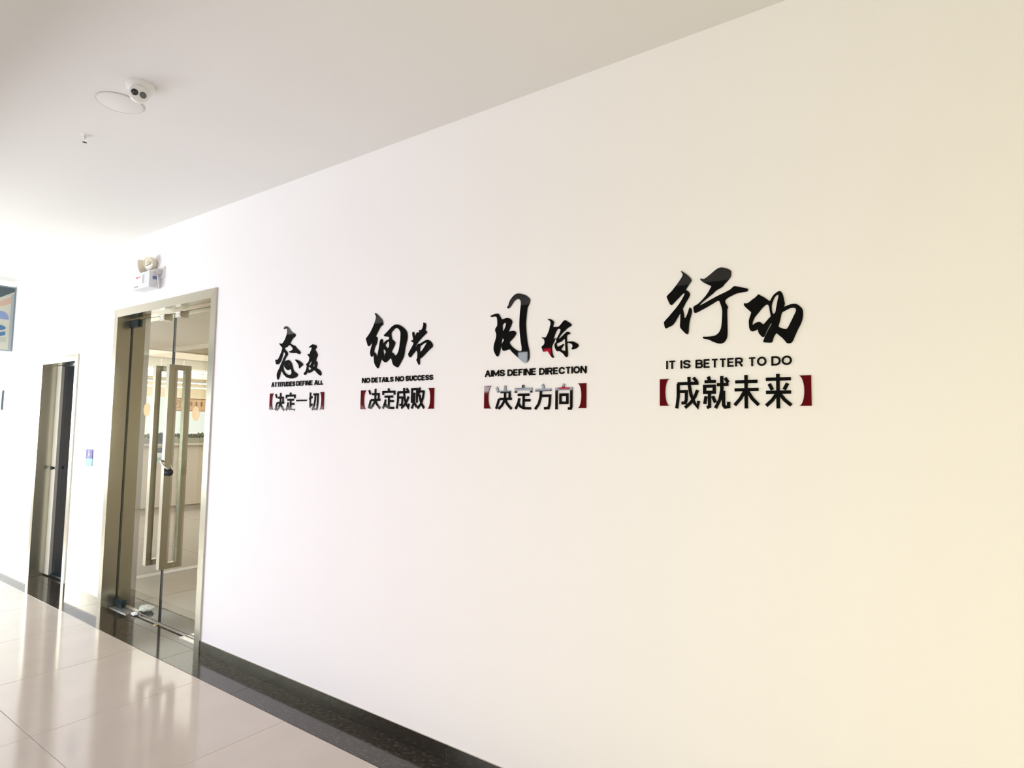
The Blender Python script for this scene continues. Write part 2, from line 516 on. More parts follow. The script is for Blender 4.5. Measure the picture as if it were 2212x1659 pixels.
tag(wo, 'far wall of the room behind the glass door with a long window', 'wall', kind='structure')
tag(obj('wall_office_back', B(RX0-.2, RX1, RY1, RY1+.15, -.1, RH+.1), OFFP), 'long side wall of the room behind the glass door', 'wall', kind='structure')
tag(obj('wall_office_near', B(RX1, RX1+.15, TH, RY1+.15, -.1, RH+.1), OFFP), 'near side wall of the room behind the glass door', 'wall', kind='structure')
tag(obj('wall_office_front', B(RX0-.2, XL, 0, TH, -.1, RH+.1), OFFP), 'front wall of the far part of the office', 'wall', kind='structure')
tag(obj('trim_beam', B(-13.0, -12.7, TH, RY1, RH-.16, RH-.0005), OFFP), 'shallow beam across the office ceiling', 'beam', kind='structure')
ow = empty('window_3', (RX0-.1, 4.5, 1.03), 'long bright window at the far end of the office', 'window', kind='structure')
fm = bpy.data.materials['window_aluminium']
yy = [1.2+(RY1-1.6)*i/6 for i in range(7)]
for i in range(6):
    f = bmesh.new()
    box(f, RX0-.1, RX0-.05, yy[i]+.001, yy[i]+.03, 1.03, 2.28); box(f, RX0-.1, RX0-.05, yy[i+1]-.03, yy[i+1]-.001, 1.03, 2.28)
    box(f, RX0-.1, RX0-.05, yy[i]+.03, yy[i+1]-.03, 1.03, 1.07); box(f, RX0-.1, RX0-.05, yy[i]+.03, yy[i+1]-.03, 2.24, 2.28)
    s = obj('sash', f, fm, ow)
    obj('pane', B(RX0-.078, RX0-.072, yy[i]+.031, yy[i+1]-.031, 1.071, 2.239), GLASS, s)
area('daylight_office_window', (RX0-.30, 5.0, 1.66), (1, 0, 0), 7.6, 1.22, 900, (1.0, .99, .95))
area('office_fill', (-9.0, 5.5, RH-.03), (0, 0, -1), 9, 6, 430, (1.0, .96, .90))  # fill lamp added to brighten the office, has no fixture
tag(obj('painted_floor_reflection', B(-6.30, -6.19, TH+.07, 8.8, .0004, .003), mat('white_reflection_strip', (.86, .86, .88), .08, spec=.8)), 'white strip standing in for a light reflection on the office floor', 'floor reflection', kind='structure')  # light reflection on the office floor, put in as a white strip
# linear pendant lamps
TUBE = mat('lit_tube', (1, 1, 1), .5, emis=(.95, .97, 1.0), estr=6)
LAMPB = mat('lamp_housing', (.85, .85, .85), .4)
for i, (x, lab) in enumerate(((-13.5, 'nearest of the three long white pendant lamps in the office'), (-17.6, 'middle of the three long white pendant lamps in the office'), (-20.2, 'farthest of the three long white pendant lamps in the office'))):
    e = empty('linear_pendant_lamp', (x, 5.0, RH), lab, 'lamp', 'pendant lamps in the office')
    obj('housing', B(x-.05, x+.05, 1.2, 8.8, 2.585, 2.63), LAMPB, e)
    obj('light_tube', B(x-.045, x+.045, 1.25, 8.75, 2.565, 2.5845), TUBE, e)
    for y in (4.0, 4.47, 7.0):
        obj('rod', tube(bmesh.new(), [(x, y, 2.63), (x, y, RH-.05)], .007, 8), LAMPB, e)
        obj('canopy', lathe(bmesh.new(), (x, y, RH), (0, 0, -1), [(.07, 0), (.065, .03), (.02, .06), (0, .06)], 20), LAMPB, e)

# reception counter with planter ledge
CNT = mat('cream_laminate', (.68, .60, .49), .35)
LEDGE = mat('grey_green_ledge', (.30, .30, .23), .6)
ct = empty('reception_counter', (-10.7, 3.5, 0), 'long cream reception counter seen through the glass door', 'counter')
for k in range(6):
    y = 1.0+k*.95
    obj('front_panel', B(-10.8, -10.55, y+.002, y+.948, .06, 1.07), CNT, ct, bevel=.003)
obj('plinth', B(-10.78, -10.60, 1.0, 6.7, 0, .0595), CNT, ct)
obj('ledge', B(-10.9, -10.5, .98, 6.72, 1.071, 1.10), CNT, ct, bevel=.004)
pl = empty('planter_box', (-10.75, 3.5, 1.10), 'long grey-green planter trough on the reception counter', 'planter')
obj('trough', B(-10.89, -10.72, 1.1, 6.6, 1.1005, 1.19), LEDGE, pl, bevel=.004)
GRY_ = mat('grey_text', (.30, .36, .36), .5)
LEAF = mat('leaf_green', (.05, .10, .035), .5, noise=(9, (.10, .16, .07), .3, .7))
LEAFP = mat('pale_leaf', (.20, .24, .13), .6)
def foliage(bm, cx, cy, cz, rx, ry, rz, n, s, seed):
    random.seed(seed)
    for _ in range(n):
        d = Vector((random.gauss(0, 1), random.gauss(0, 1), random.gauss(0, 1))).normalized()*random.uniform(.3, 1)
        c = Vector((cx+d.x*rx, cy+d.y*ry, cz+d.z*rz))
        u = Vector((random.gauss(0, 1), random.gauss(0, 1), random.gauss(0, 1))).normalized()
        v = u.orthogonal().normalized()
        vs = [bm.verts.new(c+q) for q in (-u*s, v*s*.45, u*s, -v*s*.45)]
        bm.faces.new(vs)
    return bm
o = obj('foliage', foliage(bmesh.new(), -10.80, 3.85, 1.225, .06, 2.6, .045, 1400, .03, 1), LEAFP, pl); o['kind'] = 'stuff'
pt = empty('potted_shrub', (-10.58, 2.73, 1.10), 'small dark green potted shrub on the reception counter', 'plant')
obj('pot', lathe(bmesh.new(), (-10.58, 2.73, 1.1005), (0, 0, 1), [(.035, 0), (.05, .002), (.062, .055), (.064, .060), (.055, .060), (.05, .050), (0, .050)], 28), mat('blue_grey_pot', (.06, .08, .11), .3), pt, smooth=True)
o = obj('foliage', foliage(bmesh.new(), -10.58, 2.73, 1.225, .055, .10, .055, 420, .025, 2), LEAF, pt); o['kind'] = 'stuff'
lft = empty('counter_leaflet', (-10.548, 2.72, .80), 'blue and white leaflet with a pale cyan foot on the counter front', 'leaflet')
obj('blue_print', B(-10.5495, -10.546, 2.60, 2.85, .955, 1.035), mat('navy_print', (.04, .07, .13), .5), lft)
obj('white_print', B(-10.5495, -10.546, 2.60, 2.85, .885, .9545), MATTW, lft)
obj('cyan_print', B(-10.5495, -10.546, 2.60, 2.85, .790, .8845), mat('pale_cyan_print', (.45, .66, .62), .5), lft)
for k in range(5): obj('text_line', B(-10.5459, -10.5452, 2.62+.042*k, 2.65+.042*k, .835, .860), GRY_, lft)

# amber notice board hung in the office
nb = empty('notice_board', (-12.4, 4.2, 1.8), 'amber notice board with a row of characters hung in the office', 'notice board')
AMB = mat('amber_board', (.62, .42, .24), .6)
BRN = mat('brown_print', (.28, .13, .07), .6)
obj('board', B(-12.42, -12.40, 3.72, 4.42, 1.70, 1.93), AMB, nb)
f = bmesh.new(); box(f, -12.43, -12.395, 3.70, 4.44, 1.93, 1.945); box(f, -12.43, -12.395, 3.70, 4.44, 1.685, 1.70)
obj('edge_bar', f, BRN, nb)
for k in range(4):
    f = bmesh.new()
    y = 3.98+k*.105
    box(f, -12.3985, -12.397, y, y+.065, 1.81, 1.823); box(f, -12.3985, -12.397, y, y+.065, 1.85, 1.863); box(f, -12.3985, -12.397, y+.027, y+.04, 1.785, 1.885)
    obj('printed_character', f, BRN, nb)
f = bmesh.new()
box(f, -12.3985, -12.397, 3.76, 3.90, 1.75, 1.76); box(f, -12.3985, -12.397, 3.76, 3.90, 1.88, 1.89); box(f, -12.3985, -12.397, 3.76, 3.77, 1.76, 1.88); box(f, -12.3985, -12.397, 3.89, 3.90, 1.76, 1.88)
prism(f, [(3.79, 1.78), (3.81, 1.78), (3.87, 1.86), (3.85, 1.86)], 'x', -12.3985, -12.397)
obj('printed_emblem', f, BRN, nb)
for y in (3.76, 4.38): obj('hanging_wire', tube(bmesh.new(), [(-12.41, y, 1.946), (-12.41, y, RH)], .0015, 6), EDGE, nb)
# ------------------------------------------------------------------ ceiling fittings
cam = empty('security_camera', (-2.80, -1.0, CEIL), 'white turret security camera with two dark lenses on the ceiling', 'camera')
WC = mat('white_camera_shell', (.80, .80, .78), .35)
cc = Vector((-2.765, -1.015, 2.888))
obj('base', lathe(bmesh.new(), (-2.79, -1.0, CEIL), (0, 0, -1), [(.056, 0), (.056, .010), (.052, .024), (.040, .040), (.026, .047), (0, .049)], 40), WC, cam, smooth=True)
look = (CAM+Vector((.25, -.1, .1))-cc).normalized()
R_ = .038
prof = [(0, -R_)]+[(R_*math.sin(a), -R_*math.cos(a)) for a in [math.pi*k/16 for k in range(1, 12)]]
prof = [p for p in prof if p[1] < .012]+[(.0358, .013), (.0345, .017), (.031, .0195), (0, .0195)]
obj('eyeball', lathe(bmesh.new(), cc, look, prof, 40), WC, cam, smooth=True)
LENS = mat('smoked_lens', (.012, .018, .025), .08, spec=.7)
LENS2 = mat('grey_lens', (.10, .11, .12), .15, spec=.7)
sx = look.cross(Vector((0, 0, 1))).normalized(); sy = sx.cross(look)
dd = (sx*math.cos(-.14)-sy*math.sin(-.14))
for sgn, lm in ((1, LENS), (-1, LENS2)):
    c = cc+look*.0197+dd*.0155*sgn
    L = obj('lens', lathe(bmesh.new(), c, look, [(.0132, -.002), (.0132, .001), (.009, .003), (0, .0038)], 28), lm, cam, smooth=True)
# round cover plate
cp = empty('ceiling_cover_plate', (-3.03, -.985, CEIL), 'round white blank plate on the ceiling next to the camera', 'cover plate')
obj('plate', lathe(bmesh.new(), (-3.03, -.985, CEIL), (0, 0, -1), [(.091, 0), (.091, .003), (.082, .0065), (0, .0065)], 48), CEILM, cp, smooth=True)
obj('rim', tube(bmesh.new(), [(-3.03+.093*math.cos(a), -.985+.093*math.sin(a), CEIL-.002) for a in [2*math.pi*k/48 for k in range(48)]], .0022, 6, True), mat('dusty_rim', (.60, .58, .56), .8), cp, smooth=True)
# sprinkler
sp = empty('fire_sprinkler', (-3.53, -.948, CEIL), 'small pendent fire sprinkler on the ceiling, left of the camera', 'sprinkler')
obj('escutcheon', lathe(bmesh.new(), (-3.53, -.948, CEIL), (0, 0, -1), [(.030, 0), (.028, .004), (.013, .008), (0, .008)], 24), WC, sp, smooth=True)
obj('nozzle', lathe(bmesh.new(), (-3.53, -.948, CEIL-.0078), (0, 0, -1), [(.010, 0), (.010, .018), (.006, .022), (.006, .026)], 16), POL, sp, smooth=True)
f = bmesh.new()
for s_ in (-1, 1): tube(f, [(-3.53+.008*s_, -.948, CEIL-.026), (-3.53+.014*s_, -.948, CEIL-.040), (-3.53+.003*s_, -.948, CEIL-.056)], .0022, 6)
tube(f, [(-3.53, -.948, CEIL-.034), (-3.53, -.948, CEIL-.054)], .0028, 8)
obj('yoke', f, POL, sp)
obj('deflector', lathe(bmesh.new(), (-3.53, -.948, CEIL-.057), (0, 0, -1), [(.004, 0), (.016, .001), (.016, .003), (0, .003)], 20), POL, sp)

sp.scale = (.66, .66, .66)

# ------------------------------------------------------------------ emergency light over the door
el = empty('emergency_light', (-4.86, -.05, 2.47), 'white twin-spot emergency light on the wall above the glass door', 'emergency light')
EX0, EX1, EZ0, EZ1, EY = -5.01, -4.745, 2.478, 2.598, -.085
obj('battery_case', B(EX0, EX1, EY, -.0005, EZ0, EZ1), mat('white_case', (.70, .71, .74), .4), el, bevel=.006)
REDP = mat('red_mark', (.6, .05, .04), .5); GRY = mat('grey_print', (.45, .45, .50), .5)
f = bmesh.new(); box(f, EX0+.05, EX0+.085, EY-.001, EY, 2.562, 2.572); box(f, EX0+.09, EX0+.125, EY-.001, EY, 2.566, 2.571)
obj('red_lettering', f, REDP, el)
obj('indicator_label', B(EX0+.155, EX0+.185, EY-.0008, EY, 2.515, 2.580), GRY, el)
f = bmesh.new()
for k in range(3): lathe(f, (EX0+.035+.022*k, EY, 2.497), (0, -1, 0), [(.006, 0), (.006, .003), (0, .004)], 12)
obj('indicator_button', f, GRY, el)
obj('rating_label', B(EX1, EX1+.0008, -.062, -.025, 2.540, 2.565), mat('blue_grey_label', (.18, .20, .42), .5), el)
LENSC = mat('lamp_reflector', (.90, .86, .74), .12, .8)
for (x, dx, nm) in ((-4.985, -.75, 'a'), (-4.845, .22, 'b')):
    ax = Vector((dx, -1, -.18)).normalized()
    c = Vector((x, -.045, 2.675))
    st_ = obj('lamp_stalk', tube(bmesh.new(), [(x, -.045, 2.598), (x, -.045, 2.625), (x, -.045, 2.640)], [.014, .008, .010], 12), WHITEP, el, smooth=True)
    obj('lamp_housing', lathe(bmesh.new(), c, ax, [(.012, -.052), (.030, -.046), (.045, -.022), (.050, .006), (.050, .012), (.046, .012), (.043, .008)], 32), IVORY, el, smooth=True)
    obj('lamp_lens', lathe(bmesh.new(), c+ax*.0082, ax, [(.0425, 0), (.038, .005), (.020, .009), (0, .010)], 32), LENSC, el, smooth=True)
so = empty('wall_socket', (-4.70, -.005, 2.60), 'white wall socket with plug right of the emergency light', 'socket')
obj('face_plate', B(-4.775, -4.69, -.009, -.0004, 2.555, 2.640), WHITEP, so, bevel=.003)
obj('plug', B(-4.752, -4.712, -.045, -.0095, 2.580, 2.615), mat('grey_plug', (.55, .54, .52), .5), so, bevel=.005)
cb = tube(bmesh.new(), [(-4.732, -.035, 2.580), (-4.725, -.036, 2.545), (-4.712, -.032, 2.505), (-4.716, -.028, 2.475), (-4.730, -.03, 2.468), (-4.742, -.034, 2.49), (-4.742, -.045, 2.515), (-4.7395, -.05, 2.528)], .0035, 8)
obj('power_cord', cb, WHITEP, el, smooth=True)

# ------------------------------------------------------------------ small wall sign between the doors
ws = empty('pictogram_sign', (-5.84, 0, 1.10), 'small violet and cyan pictogram sign on the wall between the doors', 'sign')
X0s, X1s, Z0s, Zm, Z1s = -5.905, -5.775, 1.098, 1.163, 1.237
VIO = mat('violet_plastic', (.085, .075, .30), .45, spec=.2)
CYA = mat('cyan_plastic', (.27, .62, .66), .5, spec=.2)
obj('upper_plate', B(X0s, X1s, -.006, -.0003, Zm, Z1s), VIO, ws)
obj('lower_plate', B(X0s, X1s, -.006, -.0003, Z0s, Zm-.0005), CYA, ws)
f = bmesh.new()
lathe(f, (-5.842, -.006, 1.226), (0, -1, 0), [(.007, 0), (.007, .001)], 16)
prism(f, [(-5.848, 1.218), (-5.838, 1.218), (-5.836, 1.200), (-5.820, 1.203), (-5.818, 1.198), (-5.836, 1.191), (-5.842, 1.185), (-5.852, 1.190)], 'y', -.007, -.006)
prism(f, [(-5.842, 1.188), (-5.836, 1.191), (-5.826, 1.177), (-5.836, 1.166), (-5.841, 1.168), (-5.834, 1.177)], 'y', -.007, -.006)
prism(f, [(-5.852, 1.192), (-5.846, 1.188), (-5.858, 1.172), (-5.868, 1.170), (-5.868, 1.175), (-5.860, 1.178)], 'y', -.007, -.006)
obj('white_figure', f, WHITEP, ws)
f = bmesh.new()
for k in range(3): box(f, -5.862+.016*k, -5.851+.016*k, -.0068, -.006, 1.128, 1.142)
obj('small_print', f, GRY, ws)

# ------------------------------------------------------------------ projecting lightbox and small sign at the far left
bs = empty('projecting_sign', (-8.02, -.3, 2.2), 'projecting sign with blue shapes under a dark top strip, far left', 'sign')
obj('box', B(-8.05, -7.985, -.60, -.0005, 2.195, 2.88), mat('sign_case', (.22, .27, .32), .4), bs, bevel=.004)
FX = -7.985
obj('picture_panel', B(FX, FX+.003, -.59, -.016, 2.205, 2.868), mat('cream_print', (.50, .49, .42), .5), bs)
obj('side_band', B(FX+.003, FX+.004, -.040, -.017, 2.21, 2.80), mat('pale_slate_print', (.32, .36, .38), .5), bs)
obj('dark_strip', prism(bmesh.new(), [(-.59, 2.866), (-.017, 2.866), (-.017, 2.83), (-.14, 2.745), (-.59, 2.62)], 'x', FX+.0042, FX+.0052), mat('slate_print', (.06, .085, .10), .5), bs)
obj('peach_band', prism(bmesh.new(), [(-.59, 2.55), (-.14, 2.705), (-.041, 2.775), (-.041, 2.70), (-.14, 2.645), (-.59, 2.46)], 'x', FX+.003, FX+.0045), mat('peach_print', (.50, .35, .27), .5), bs)
BL1 = mat('lavender_blue_print', (.20, .26, .46), .5); BL2 = mat('mid_blue_print', (.05, .15, .30), .5)
def arc_pts(cy, cz, ry, rz, a0, a1, n=14): return [(cy+ry*math.cos(math.radians(a0+(a1-a0)*k/n)), cz+rz*math.sin(math.radians(a0+(a1-a0)*k/n))) for k in range(n+1)]
obj('blue_dome', prism(bmesh.new(), arc_pts(-.115, 2.525, .065, .085, 0, 180), 'x', FX+.003, FX+.0055), BL1, bs)
obj('blue_ellipse', prism(bmesh.new(), arc_pts(-.130, 2.435, .060, .028, 0, 350), 'x', FX+.003, FX+.006), BL2, bs)
obj('blue_wave', prism(bmesh.new(), [(-.40, 2.29), (-.072, 2.400), (-.072, 2.360), (-.40, 2.24)], 'x', FX+.003, FX+.006), BL2, bs)
obj('grey_block', B(FX+.003, FX+.0045, -.135, -.060, 2.285, 2.335), mat('pale_grey_print', (.40, .42, .38), .5), bs)
sl = empty('slate_plate', (-8.15, 0, 1.57), 'small slate-blue plate on the wall below the projecting sign', 'sign')
obj('plate', B(-8.62, -8.15, -.016, -.0004, 1.575, 1.785), mat('slate_blue_face', (.07, .11, .15), .35), sl, bevel=.003)
obj('border', B(-8.165, -8.152, -.0185, -.016, 1.59, 1.77), mat('slate_blue_rim', (.30, .36, .42), .35), sl)

# ------------------------------------------------------------------ lettering on the wall
LY0, LY1 = -.0045, -.0002


def smooth2(pts, it=1):
    for _ in range(it):
        q = []
        n = len(pts)
        for i in range(n):
            a, b = pts[i], pts[(i+1) % n]
            q.append((a[0]*.78+b[0]*.22, a[1]*.78+b[1]*.22)); q.append((a[0]*.22+b[0]*.78, a[1]*.22+b[1]*.78))
        pts = q
    return pts


def brush(name, outlines, org, sc, parent, label, sm=1):
    cu = bpy.data.curves.new(name, 'CURVE')
    cu.dimensions = '2D'; cu.fill_mode = 'BOTH'; cu.extrude = (LY1-LY0)/2
    for pts in outlines:
        pts = smooth2(pts, sm)
        sp_ = cu.splines.new('POLY'); sp_.points.add(len(pts)-1); sp_.use_cyclic_u = True
        for i, (x, y) in enumerate(pts):
            X, Z = on_wall(org[0]+x/sc, org[1]+y/sc, LY0)
            sp_.points[i].co = (X, Z, 0, 1)
    t = bpy.data.objects.new('tmp', cu); COL.objects.link(t)
    dg = bpy.context.evaluated_depsgraph_get()
    me = bpy.data.meshes.new_from_object(t.evaluated_get(dg))
    bpy.data.objects.remove(t); bpy.data.curves.remove(cu)
    off = parent_world(parent)
    for v in me.vertices:
        v.co = Vector((v.co.x, (LY0+LY1)/2-v.co.z, v.co.y))-off
    me.materials.clear(); me.materials.append(BLACK)
    me.name = name
    o = bpy.data.objects.new(name, me); COL.objects.link(o); o.parent = parent
    o['label'] = label
    return o


def stroke(bm, pts, t, closed=False, lift=0):
    """flat bar along a polyline on the wall (x,z) with mitred joints, extruded to the letter depth"""
    P = [Vector(p) for p in pts]
    n = len(P)
    L, R = [], []
    for i in range(n):
        if closed: d0 = (P[i]-P[i-1]).normalized(); d1 = (P[(i+1) % n]-P[i]).normalized()
        else:
            d0 = (P[i]-P[i-1]).normalized() if i else (P[1]-P[0]).normalized()
            d1 = (P[i+1]-P[i]).normalized() if i < n-1 else d0
        n0 = Vector((-d0.y, d0.x)); n1 = Vector((-d1.y, d1.x))
        m = n0+n1
        if m.length < .3: m = n1.copy()
        m.normalize()
        k = min(1/max(m.dot(n1), .35), 1.45)*t/2
        L.append(P[i]+m*k); R.append(P[i]-m*k)
    rng = range(n if closed else n-1)
    def V(p, y): return bm.verts.new((p.x, y, p.y))
    for i in rng:
        j = (i+1) % n
        q = [L[i], L[j], R[j], R[i]]
        yo = LY0-.00003*lift-.000004*i
        lo = [V(p, yo) for p in q]; hi = [V(p, LY1) for p in q]
        bm.faces.new(lo); bm.faces.new(hi[::-1])
        for k in range(4): bm.faces.new((lo[k], hi[k], hi[(k+1) % 4], lo[(k+1) % 4]))


HAN = {
 'jue': [[(6, 6), (18, 27)], [(22, 56), (14, 78), (4, 97)], [(30, 27), (82, 27), (82, 56)], [(24, 56), (99, 56)], [(56, 0), (56, 50), (50, 68), (38, 84), (20, 97)], [(58, 60), (68, 76), (82, 89), (98, 98)]],
 'ding': [[(46, 0), (53, 15)], [(5, 32), (5, 17), (95, 17), (95, 32)], [(18, 40), (84, 40)], [(52, 40), (52, 92)], [(52, 63), (90, 63)], [(27, 54), (23, 70), (14, 86), (2, 98)], [(22, 74), (34, 88), (54, 95), (98, 96)]],
 'yi': [[(0, 50), (100, 50)]],
 'qie': [[(0, 38), (38, 26)], [(17, 2), (17, 80), (40, 66)], [(48, 13), (94, 13), (92, 60), (89, 86), (82, 95), (62, 95)], [(68, 13), (67, 40), (60, 70), (40, 98)]],
 'cheng': [[(10, 21), (98, 21)], [(13, 21), (13, 60), (10, 80), (2, 99)], [(13, 46), (46, 46), (45, 72), (41, 82), (26, 82)], [(56, 0), (58, 30), (64, 56), (76, 80), (90, 96), (97, 76)], [(90, 42), (80, 62), (62, 82), (40, 97)], [(74, 3), (88, 17)]],
 'bai': [[(5, 72), (5, 7), (42, 7), (42, 72)], [(23, 24), (23, 58), (17, 80), (2, 98)], [(27, 74), (42, 92)], [(61, 0), (57, 20), (46, 40)], [(56, 19), (99, 19)], [(90, 19), (84, 50), (70, 78), (48, 98)], [(60, 34), (68, 62), (82, 84), (98, 97)]],
 'fang': [[(46, 0), (52, 17)], [(0, 23), (99, 23)], [(36, 46), (88, 46), (86, 78), (80, 94), (56, 95)], [(38, 23), (36, 52), (26, 78), (3, 98)]],
 'xiang': [[(50, 0), (43, 17)], [(5, 99), (5, 19), (95, 19), (95, 90), (90, 96), (74, 96)], [(30, 42), (70, 42), (70, 74), (30, 74), 'c']],
 'jiu': [[(20, 1), (26, 16)], [(0, 17), (48, 17)], [(6, 31), (42, 31), (42, 50), (6, 50), 'c'], [(24, 50), (24, 94), (14, 97)], [(11, 62), (3, 86)], [(36, 62), (46, 82)], [(52, 27), (97, 27)], [(70, 1), (70, 42), (63, 72), (46, 99)], [(76, 46), (76, 90), (81, 96), (94, 95), (98, 80)], [(82, 7), (93, 21)]],
 'wei': [[(9, 20), (90, 20)], [(0, 44), (99, 44)], [(49, 0), (49, 100)], [(45, 47), (28, 70), (3, 90)], [(53, 47), (72, 72), (97, 90)]],
 'lai': [[(5, 15), (94, 15)], [(18, 28), (29, 46)], [(82, 28), (70, 46)], [(0, 53), (99, 53)], [(49, 0), (49, 100)], [(46, 56), (28, 76), (2, 92)], [(53, 56), (72, 76), (98, 91)]],
}


def han(key, x0, x1, y0, y1, org, sc, parent, thick=.105):
    """place a character so that its box fills the photo box, on the wall plane"""
    xm, ym = (x0+x1)/2, (y0+y1)/2
    q = lambda x, y: on_wall(org[0]+x/sc, org[1]+y/sc, LY0)
    Xa, Xb = q(x0, ym)[0], q(x1, ym)[0]
    Zt, Zb = q(xm, y0)[1], q(xm, y1)[1]
    if key == 'yi':
        H = (Zt-Zb); t = H
    else:
        H = Zt-Zb; t = H*thick
    bm = bmesh.new()
    for li, s in enumerate(HAN[key]):
        cl = s[-1] == 'c'
        pts = [p for p in s if p != 'c']
        out = []
        for (u, v) in pts:
            u = max(t*50/(Xb-Xa), min(100-t*50/(Xb-Xa), u)) if key != 'yi' else u
            out.append((Xa+(Xb-Xa)*u/100, Zt-(Zt-Zb)*v/100))
        stroke(bm, out, t, cl, li)
    o = obj('character', bm, BLACK, parent)
    return o


def bracket(side, x0, x1, y0, y1, org, sc, parent):
    q = lambda x, y: on_wall(org[0]+x/sc, org[1]+y/sc, LY0)
    ym = (y0+y1)/2
    Xa, Xb = q(x0, ym)[0], q(x1, ym)[0]
    xm = (x0+x1)/2
    Zt, Zb = q(xm, y0)[1], q(xm, y1)[1]
    w_ = Xb-Xa
    arc = []
    for k in range(13):
        a = math.pi*k/12
        arc.append((1-.44*math.sin(a), 1-(1-math.cos(a))/2))
    if side == 'L':
        pts = [(Xa, Zt)]+[(Xa+w_*u, Zb+(Zt-Zb)*v) for u, v in arc]+[(Xa, Zb)]
    else:
        pts = [(Xb, Zt)]+[(Xb-w_*u, Zb+(Zt-Zb)*v) for u, v in arc]+[(Xb, Zb)]
    bm = bmesh.new()
    # strip of quads so that the concave side fills cleanly
    n = len(arc)
    ox = Xa if side == 'L' else Xb
    for k in range(n-1):
        a, b = pts[k+1], pts[k+2]
        q4 = [(ox, a[1]), a, b, (ox, b[1])]
        lo = [bm.verts.new((p[0], LY0, p[1])) for p in q4]; hi = [bm.verts.new((p[0], LY1, p[1])) for p in q4]
        bm.faces.new(lo); bm.faces.new(hi[::-1])
        for i in range(4):
            bm.faces.new((lo[i], hi[i], hi[(i+1) % 4], lo[(i+1) % 4]))
    bmesh.ops.remove_doubles(bm, verts=bm.verts, dist=1e-6)
    o = obj('bracket', bm, RED, parent)
    o['label'] = 'dark red lenticular bracket'
    return o


EL_ = [(.5+.5*math.cos(a), .5-.5*math.sin(a)) for a in [2*math.pi*k/20 for k in range(20)]]
LET = {
 'A': (.80, [[(0, 1), (.5, 0)], [(1, 1), (.5, 0)], [(.2, .70), (.8, .70)]]),
 'B': (.72, [[(0, 0), (0, 1)], [(0, 0), (.68, 0), (.92, .12), (.92, .35), (.68, .47), (0, .47)], [(.68, .47), (1, .62), (1, .86), (.74, 1), (0, 1)]]),
 'C': (.76, [[(1, .30), (.88, .10), (.62, 0), (.38, 0), (.1, .15), (0, .4), (0, .6), (.1, .85), (.38, 1), (.62, 1), (.88, .9), (1, .68)]]),
 'D': (.74, [[(0, 0), (.55, 0), (.88, .15), (1, .4), (1, .6), (.88, .85), (.55, 1), (0, 1), 'c']]),
 'E': (.62, [[(1, 0), (0, 0), (0, 1), (1, 1)], [(0, .49), (.92, .49)]]),
 'F': (.58, [[(1, 0), (0, 0), (0, 1)], [(0, .50), (.88, .50)]]),
 'I': (.0, [[(0, 0), (0, 1)]]),
 'L': (.56, [[(0, 0), (0, 1), (1, 1)]]),
 'M': (.92, [[(0, 1), (0, 0)], [(0, 0), (.5, .85), (1, 0)], [(1, 0), (1, 1)]]),
 'N': (.74, [[(0, 1), (0, 0)], [(0, 0), (1, 1)], [(1, 1), (1, 0)]]),
 'O': (.82, [EL_+['c']]),
 'R': (.72, [[(0, 0), (0, 1)], [(0, 0), (.68, 0), (.94, .12), (.94, .40), (.68, .53), (0, .53)], [(.55, .53), (1, 1)]]),
 'S': (.70, [[(.97, .26), (.82, .06), (.5, 0), (.2, .05), (.03, .24), (.18, .43), (.82, .57), (.98, .76), (.8, .95), (.5, 1), (.18, .95), (.0, .74)]]),
 'T': (.68, [[(0, 0), (1, 0)], [(.5, 0), (.5, 1)]]),
 'U': (.72, [[(0, 0), (0, .7), (.15, .93), (.5, 1), (.85, .93), (1, .7), (1, 0)]]),
}


def word(txt, x0, x1, yt0, yb0, yt1, yb1, org, sc, parent, t=.19):
    """letters filling the photo box; (yt0,yb0) top and bottom at the left, (yt1,yb1) at the right"""
    q = lambda x, y: on_wall(org[0]+x/sc, org[1]+y/sc, LY0)
    Xa = q(x0, (yt0+yb0)/2)[0]; Xb = q(x1, (yt1+yb1)/2)[0]
    Zt = (q(x0, yt0)[1]+q(x1, yt1)[1])/2; Zb = (q(x0, yb0)[1]+q(x1, yb1)[1])/2
    H = Zt-Zb; T = H*t
    # total width = sum(letter skeleton widths)*k + n*T + gaps
    gap = H*.09
    body = sum(LET[c][0] for c in txt)*H
    rest = (Xb-Xa)-len(txt)*T-(len(txt)-1)*gap
    k = rest/body if body else 1
    if k < .45:
        gap = H*.03; T = H*t*.85
        k = ((Xb-Xa)-len(txt)*T-(len(txt)-1)*gap)/body
    x = Xa
    for c in txt:
        w_, ss = LET[c]
        W_ = w_*H*k
        bm = bmesh.new()
        for li, s in enumerate(ss):
            cl = s[-1] == 'c'
            pts = [(x+T/2+W_*u, Zt-T*.42-(H-T*.84)*v) for (u, v) in [p for p in s if p != 'c']]
            # strokes that end at the cap line or base line run to the full height
            if not cl:
                for ii in (0, -1):
                    u, v = s[ii]
                    if (v in (0, 1)) and c in 'AFILMNRTUEB' and len(pts) == 2 and abs(s[0][1]-s[1][1]) > .3:
                        pts[ii] = (pts[ii][0], Zt if v == 0 else Zb)
                    elif v in (0, 1) and c in 'UF' :
                        if abs(s[ii][0]-s[1 if ii == 0 else -2][0]) < .01: pts[ii] = (pts[ii][0], Zt if v == 0 else Zb)
            tt = T*.84 if (len(pts) == 2 and abs(s[0][1]-s[1][1]) < .01) else T
            stroke(bm, pts, tt, cl, li)
        obj('letter', bm, BLACK, parent)
        x += W_+T+gap


def slogan(label, px, py):
    x, z = on_wall(px, py, 0)
    return empty('wall_slogan', (x, 0, z), label, 'slogan', 'acrylic slogans on the corridor wall')


